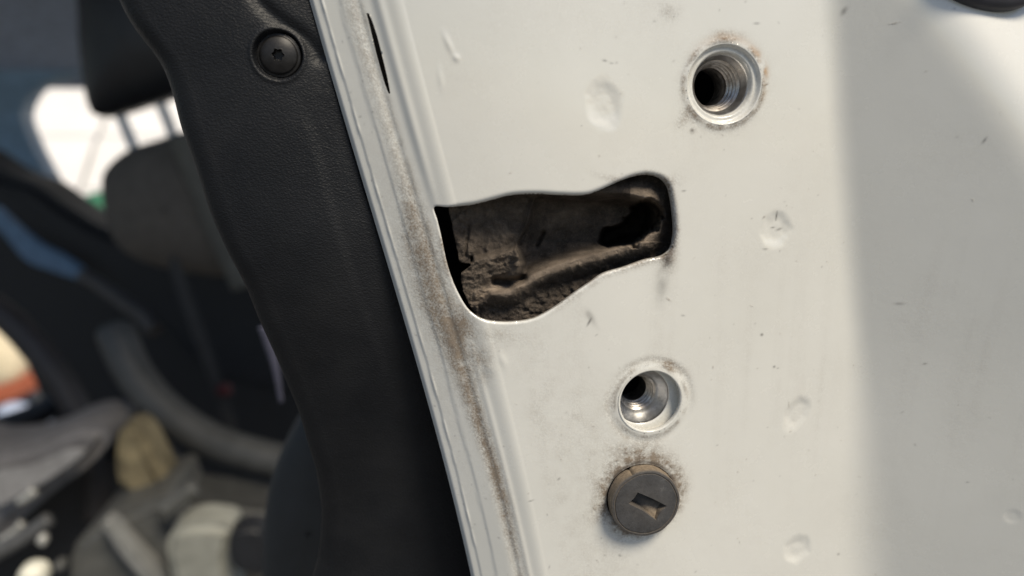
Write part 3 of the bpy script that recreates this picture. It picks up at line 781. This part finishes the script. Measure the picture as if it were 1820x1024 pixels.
def slab(name, px, y, thick, mat, parent=None, bev=.006, smooth=True, n=4, y2=None):
    """thick plate cut to an outline, edges bevelled"""
    bm = bmesh.new()
    pts = catmull(px, n) if smooth else np.array(px, float)
    ys = np.full(len(pts), y) if y2 is None else y + (y2 - y) * (pts[:, 0] - pts[:, 0].min()) / (np.ptp(pts[:, 0]))
    vs_ = [bm.verts.new(at(p[0], p[1], yy)) for p, yy in zip(pts, ys)]
    f = bm.faces.new(vs_); r = bmesh.ops.extrude_face_region(bm, geom=[f])
    for v_ in r['geom']:
        if isinstance(v_, bmesh.types.BMVert): v_.co.y += thick
    bmesh.ops.recalc_face_normals(bm, faces=bm.faces)
    es_ = [e for e in bm.edges if len(e.link_faces) == 2 and any(len(ff.verts) > 4 for ff in e.link_faces)]
    if bev: bmesh.ops.bevel(bm, geom=es_, offset=bev, segments=3, affect='EDGES')
    me = bpy.data.meshes.new(name); bm.to_mesh(me); bm.free()
    me.materials.append(mat); o = bpy.data.objects.new(name, me); COL.objects.link(o)
    if parent: o.parent = parent; o.matrix_parent_inverse = parent.matrix_world.inverted()
    return o

def tube(name, px, y, r, mat, parent=None, y2=None, n=8, sides=14):
    pts = catmull(px, n, False); m_ = len(pts)
    ys = np.linspace(y, y if y2 is None else y2, m_)
    C_ = np.array([at(p[0], p[1], yy) for p, yy in zip(pts, ys)]); rings = []
    rr = r if hasattr(r, '__len__') else (r, r)
    for k in range(m_):
        t = C_[min(k + 1, m_ - 1)] - C_[max(k - 1, 0)]; t /= np.linalg.norm(t)
        a1_ = np.cross(t, [0, 1, 0]); a1_ /= np.linalg.norm(a1_); a2_ = np.cross(t, a1_)
        f = k / (m_ - 1); q = rr[0] + (rr[1] - rr[0]) * f
        aa = np.arange(sides) * 2 * math.pi / sides
        rings.append(C_[k] + q * (np.cos(aa)[:, None] * a1_ + np.sin(aa)[:, None] * a2_))
    capa = np.repeat(C_[:1], sides, 0) + (rings[0] - C_[0]) * .02; capb = np.repeat(C_[-1:], sides, 0) + (rings[-1] - C_[-1]) * .02
    rings = [capa] + rings + [capb]
    i = np.arange(sides); Fq = [np.stack([k * sides + i, k * sides + (i + 1) % sides, (k + 1) * sides + (i + 1) % sides, (k + 1) * sides + i], 1) for k in range(len(rings) - 1)]
    return quad_mesh(name, np.concatenate(rings), np.concatenate(Fq), mat, parent)

def fab(name, c, r=.8): return simple_mat(name, c, r, 0, .2, 60, 500, .4, .001)
BLACKP = fab('black_cabin_plastic', (.010, .011, .014), .55)
DARKF = fab('dark_seat_fabric', (.115, .100, .084))
HEADF = fab('black_headrest_vinyl', (.020, .021, .024), .4)
GREYP = fab('grey_cabin_plastic', (.085, .085, .08), .6)
LINER = fab('headliner_fabric', (.48, .56, .70), .95)
BLUEP = fab('blue_grey_pillar_cover', (.26, .40, .56), .5)

# ground, outside wall
g_ = mesh_obj('ground', [(-40, -40, 0), (40, -40, 0), (40, 40, 0), (-40, 40, 0)], [(0, 1, 2, 3)], simple_mat('asphalt', (.11, .11, .11), .9, 0, .25, 6), None, False); g_['kind'] = 'structure'

# white tiled slope added, tilted sunward to whiten the far window; green bin outside
def outside():
    roof = empty('sunward_tile_slope', tuple(at(150, 420, 3.0)), 'white tiled slope added outside, tilted sunward to whiten the far car window', 'roof')
    WT = simple_mat('white_tile', (.82, .78, .76), .6, 0, .06, 3)
    c = at(180, 250, 3.4); tw, tl = .42, .34
    base_v = []
    for i_ in range(-6, 9):
        for j_ in range(-2, 7):
            x0 = c[0] + i_ * tw; u0 = j_ * tl
            vs_ = []
            for (dx, du, dn) in ((.012, .012, 0), (tw - .012, .012, 0), (tw - .012, tl - .012, .012), (.012, tl - .012, .012)):
                for up in (0.0, .02):
                    uu_ = u0 + du; nn = dn + up
                    vs_.append((x0 + dx, c[1] + uu_ * .77 - nn * .64, c[2] + uu_ * .64 + nn * .77))
            mesh_obj('tile', vs_, [(1, 3, 5, 7), (0, 2, 3, 1), (2, 4, 5, 3), (4, 6, 7, 5), (6, 0, 1, 7)], WT, roof, False)
    a0 = c[0] - 6 * tw - .1; a1_ = c[0] + 9 * tw + .1
    q = [(a0, -2.1 * tl), (a1_, -2.1 * tl), (a1_, 7.2 * tl), (a0, 7.2 * tl)]
    mesh_obj('slope_deck', [(x, c[1] + u_ * .77 + .012, c[2] + u_ * .64 - .012) for x, u_ in q], [(0, 1, 2, 3)], simple_mat('slope_deck_grey', (.78, .78, .78), .8), roof, False)
    gb = puffy('green_bin', [(138, 372), (150, 350), (185, 340), (215, 352), (225, 400), (210, 430), (150, 420)], 2.2, .25, .12, fab('green_plastic', (.03, .17, .09), .5))
    tag(gb, 'small green plastic bin outside, just below the bright far window', 'bin')
outside()

# roof and headliner
zr = float(at(100, 128, 1.5)[2])
rf = empty('car_roof', (-.3, .8, zr), 'grey blue cloth headliner under the car roof, top left', 'car roof')
def bevel_box(name, lo, hi, mat, parent=None, bev=.01):
    bm = bmesh.new(); r = bmesh.ops.create_cube(bm, size=1)
    for v_ in bm.verts: v_.co = Vector([lo[k] + (v_.co[k] + .5) * (hi[k] - lo[k]) for k in range(3)])
    bmesh.ops.bevel(bm, geom=list(bm.edges), offset=bev, segments=2, affect='EDGES')
    me = bpy.data.meshes.new(name); bm.to_mesh(me); bm.free(); me.materials.append(mat)
    o = bpy.data.objects.new(name, me); COL.objects.link(o)
    if parent: o.parent = parent; o.matrix_parent_inverse = parent.matrix_world.inverted()
    return o
zslope = (float(at(100, -140, .9)[2]) - zr) / .6
def shear(o):
    for v_ in o.data.vertices: v_.co.z += zslope * (1.5 - v_.co.y) + 0
    return o
shear(bevel_box('headliner', (-1.3, .09, zr), (.55, 1.62, zr + .03), LINER, rf))
shear(bevel_box('roof_skin', (-1.32, .08, zr + .032), (.57, 1.64, zr + .05), simple_mat('roof_paint', (.72, .71, .67), .3, coat=.3), rf))

# far door: frame with the window opening, glass, lower panel
WIN = catmull([(40, 210), (46, 182), (66, 155), (105, 138), (160, 128), (260, 118), (380, 118), (440, 180), (420, 330), (310, 372), (210, 385), (140, 376), (112, 358), (86, 312), (60, 262)], 5)
door = empty('far_car_door', tuple(at(150, 1000, 1.5)), 'dark far side car door with a rounded bright window', 'car door')
def ring_slab(name, inner, rect, y, th, mat, parent):
    n = len(inner); c = inner.mean(0); out = []
    x0, y0, x1, y1 = rect
    for p in inner:
        d_ = p - c; k = min(((x1 if d_[0] > 0 else x0) - c[0]) / d_[0] if abs(d_[0]) > 1e-6 else 1e9, ((y1 if d_[1] > 0 else y0) - c[1]) / d_[1] if abs(d_[1]) > 1e-6 else 1e9)
        out.append(c + d_ * k)
    out = np.array(out)
    A = np.array([at(*p, y) for p in inner]); B = np.array([at(*p, y) for p in out]); m1 = np.array([at(*(c + (p - c) * 1.04), y - .012) for p in inner])
    A2 = A + [0, th, 0]; B2 = B + [0, th, 0]
    R_ = [A2, A, m1, B, B2]; V = np.concatenate(R_); i = np.arange(n)
    Fq = np.concatenate([np.stack([k * n + i, k * n + (i + 1) % n, (k + 1) * n + (i + 1) % n, (k + 1) * n + i], 1) for k in range(4)])
    return quad_mesh(name, V, Fq, mat, parent)
ring_slab('window_frame', WIN, (-420, 20, 760, 470), 1.5, .05, BLUEP, door)
gm, gnt, gb_ = new_mat('window_glass'); gb_.inputs['Base Color'].default_value = (.95, .97, .97, 1); gb_.inputs['Roughness'].default_value = .02; gb_.inputs['Transmission Weight'].default_value = 1; gb_.inputs['IOR'].default_value = 1.02
slab('window_glass', [tuple(p) for p in WIN[::3] * 1.0], 1.53, .004, gm, door, 0, False)
for (a_, b_) in (((214, 205), (240, 268)), ((284, 180), (308, 240))):
    tube('window_bar', [a_, ((a_[0] + b_[0]) / 2, (a_[1] + b_[1]) / 2), b_], 1.48, .010, BLUEP, door)
slab('door_lower_panel', [(-420, 300), (90, 372), (300, 380), (760, 400), (760, 1400), (240, 1400), (180, 1000), (110, 800), (40, 640), (-30, 540), (-420, 420)], 1.38, .06, BLACKP, door, .01, False)
tag(slab('blue_strap', [(-60, 318), (0, 374), (60, 428), (112, 456), (150, 484), (140, 497), (92, 482), (44, 462), (0, 412), (-60, 356)], 1.28, .02, fab('blue_cloth', (.16, .27, .42), .6), None, .003), 'pale blue strap running diagonally behind the dark cabin rail', 'strap')
tag(tube('grab_handle', [(146, 488), (180, 508), (225, 540), (262, 566), (276, 586)], 1.2, (.011, .015), fab('taupe_plastic', (.10, .092, .088), .5), None, 1.15), 'short taupe handle at the lower end of the blue strap', 'handle')
tag(slab('cabin_rail', [(-80, 262), (0, 308), (60, 330), (120, 372), (200, 415), (320, 440), (420, 470), (520, 560), (560, 700), (400, 680), (300, 600), (230, 520), (150, 455), (80, 415), (0, 372), (-80, 330)], 1.05, .12, BLACKP, None, .015), 'black diagonal rail below the far window', 'rail')
# front seat with headrest
hr = empty('headrest', tuple(at(230, 230, .95)), 'black padded headrest hanging into the bright far window', 'headrest')
puffy('cushion', [(152, -60), (146, 40), (152, 130), (164, 192), (186, 208), (250, 190), (310, 170), (360, 130), (380, 20), (360, -90), (250, -120)], .95, .10, .06, HEADF, hr)
st_ = empty('car_seat', tuple(at(340, 1000, .9)), 'dark grey cloth car seat backrest behind the black trim', 'car seat')
puffy('backrest', [(188, 330), (196, 298), (236, 264), (290, 246), (360, 228), (440, 260), (500, 400), (500, 480), (420, 490), (330, 480), (260, 462), (214, 430), (194, 380)], .88, .12, .07, DARKF, st_)
tube('side_bolster', [(330, 240), (362, 310), (402, 400), (452, 500)], .82, (.022, .03), fab('bolster_cloth', (.12, .115, .098), .8), st_)
# steering wheel
sw = empty('steering_wheel', tuple(at(40, 700, .8)), 'dark steering wheel rim curving across the lower left', 'steering wheel')
tube('rim', [(-160, 470), (-80, 505), (8, 562), (60, 615), (108, 680), (146, 750), (170, 830), (172, 920)], .80, .017, fab('wheel_leather', (.040, .034, .033), .5), sw, .74)
tube('spoke', [(120, 700), (60, 740), (-30, 770), (-120, 780)], .80, (.013, .02), BLACKP, sw)
dk = slab('dashboard_cowl', [(-260, 790), (-60, 812), (40, 800), (120, 766), (172, 764), (188, 790), (150, 835), (90, 880), (30, 930), (-40, 985), (-260, 1100)], .62, .10, fab('cowl_plastic', (.19, .18, .178), .6), None, .012); tag(dk, 'grey dashboard cowl at the left edge, under the bright patch', 'dashboard')
yb = slab('tan_pouch', [(204, 790), (212, 766), (236, 762), (256, 776), (276, 815), (300, 870), (302, 890), (262, 890), (222, 878), (204, 850)], .58, .05, simple_mat('tan_fabric', (.19, .155, .09), .9, 0, .6, 45), None, .008); tag(yb, 'tan fabric pouch standing among the blurred cabin clutter', 'pouch')
tag(tube('armrest_console', [(205, 590), (236, 660), (286, 722), (360, 775), (440, 806), (560, 832)], .72, (.021, .018), fab('armrest_vinyl', (.065, .065, .062), .5), None, .60), 'grey curved console arm sweeping right towards the trim', 'armrest')
tag(tube('gear_lever', [(296, 905), (322, 884), (346, 866)], .50, (.009, .007), GREYP), 'small grey lever with a rounded tip beside the tan pouch', 'lever')
tag(slab('lower_dashboard', [(-300, 860), (60, 850), (200, 800), (300, 860), (330, 1000), (340, 1200), (-300, 1200)], .74, .08, BLACKP, None, .01), 'black lower dashboard behind the grey cowl', 'dashboard')
tag(tube('column_stalk', [(-60, 1010), (0, 978), (50, 950), (88, 922)], .56, (.009, .007), fab('stalk_plastic', (.10, .10, .10), .4)), 'dark grey stalk pointing up right at the bottom left', 'stalk')
tag(puffy('white_knob', [(34, 1030), (40, 1008), (62, 1002), (82, 1010), (84, 1034), (60, 1044)], .50, .015, .012, fab('white_knob_plastic', (.75, .73, .62), .4)), 'small white knob at the bottom edge', 'knob')
tag(puffy('grey_knob', [(96, 1004), (104, 996), (116, 998), (116, 1010), (104, 1014)], .50, .01, .006, GREYP), 'tiny grey knob right of the white knob', 'knob')
tag(slab('centre_console', [(176, 934), (230, 912), (290, 892), (306, 930), (350, 990), (420, 1120), (160, 1160), (120, 1000)], .52, .12, fab('console_plastic', (.085, .085, .08), .5), None, .010), 'grey angular centre console piece at the bottom edge', 'console')
tag(slab('console_tray', [(296, 960), (330, 938), (380, 936), (412, 950), (406, 1000), (420, 1120), (330, 1120), (296, 1010)], .47, .05, fab('pale_tray_plastic', (.24, .24, .21), .6), None, .008), 'pale grey tray next to the seat base at the bottom', 'tray')
tag(slab('console_surround', [(280, 915), (360, 900), (480, 910), (560, 930), (560, 1150), (290, 1150)], .56, .08, fab('surround_plastic', (.045, .045, .043), .6), None, .01), 'dark grey surround behind the pale tray', 'console')
tag(slab('cup_well', [(408, 952), (462, 944), (474, 1000), (468, 1024), (415, 1010)], .46, .03, BLACKP, None, .004), 'black square well right of the pale tray', 'cup holder')
bs_ = empty('seat_side_panel', tuple(at(530, 1020, .14)), 'dark grey rounded seat side right behind the black trim at the bottom', 'seat side')
puffy('side_shell', [(548, 726), (508, 785), (480, 860), (468, 950), (470, 1040), (490, 1140), (620, 1150), (680, 1000), (650, 820), (600, 740)], .15, .03, .012, fab('side_shell_plastic', (.040, .040, .038), .6), bs_)
tag(tube('belt_buckle', [(470, 580), (480, 615), (490, 655), (500, 715)], (.22), (.0035, .0012), fab('violet_grey_plastic', (.09, .09, .13), .4)), 'pale violet grey sliver of a belt buckle peeking past the trim', 'buckle')
bn = puffy('crate', [(-120, 580), (-30, 585), (30, 625), (44, 665), (10, 690), (-60, 705), (-140, 690)], 2.6, .25, .06, fab('cream_card', (.72, .62, .44), .8)); tag(bn, 'bright cream box outside at the left edge', 'box')
tag(slab('red_plank', [(-140, 712), (0, 688), (52, 668), (66, 690), (40, 706), (0, 722), (-140, 750)], 2.55, .1, fab('red_brown_paint', (.42, .12, .06), .6), None, .01), 'red brown plank under the cream box', 'plank')
for (x, y, r) in ((26, 752, 30), (80, 738, 22)):
    o = puffy('bottle', [(x - r, y - r * .8), (x, y - r * 1.1), (x + r, y - r * .6), (x + r * .9, y + r * .8), (x, y + r), (x - r, y + r * .8)], 2.5, .06, .04, fab('blue_white_plastic', (.50, .58, .75), .3))
    tag(o, 'pale blue plastic bottle, ' + ('larger one at the left edge' if x < 50 else 'smaller one beside the steering wheel'), 'bottle')

# small cabin clutter in the lower left
glint = simple_mat('glint_plastic', (.55, .54, .50), .25, .3, .1, 50)  # pale material for small pieces that stand in for glints
tag(slab('console_ridge', [(178, 936), (196, 926), (230, 962), (292, 1030), (330, 1090), (300, 1100), (252, 1040), (206, 985)], .50, .02, fab('ridge_plastic', (.20, .20, .19), .35), None, .004), 'raised grey ridge running down the centre console piece', 'console trim')
tag(tube('cowl_glint', [(34, 892), (48, 884), (62, 872)], .60, (.004, .005), glint), 'small pale piece added as a glint on the grey dashboard cowl', 'clip')
tag(tube('bar_glint', [(0, 962), (24, 946), (40, 930)], .58, (.003, .004), glint), 'thin pale bar added as a glint at the left edge below the dashboard cowl', 'bar')
tag(puffy('dot_glint', [(66, 964), (70, 952), (80, 952), (84, 962), (78, 970)], .54, .008, .004, glint), 'tiny pale dot added as a glint above the white knob', 'button')
tag(slab('seat_belt', [(300, 470), (318, 466), (352, 560), (388, 660), (420, 760), (404, 766), (368, 668), (330, 566)], .80, .003, fab('belt_webbing', (.035, .034, .034), .7), None, .001), 'dark seat belt webbing hanging below the car seat backrest', 'seat belt')
tag(puffy('red_buckle_button', [(384, 694), (392, 684), (408, 686), (412, 698), (398, 704)], .78, .01, .005, fab('red_plastic', (.07, .006, .008), .5)), 'tiny dark red button on the seat belt end', 'buckle')
tag(slab('folded_paper', [(-10, 842), (60, 826), (120, 800), (150, 806), (90, 850), (30, 884), (-10, 900)], .60, .004, fab('grey_paper', (.30, .29, .285), .7), None, .001), 'pale grey folded sheet lying on the dashboard cowl', 'paper')
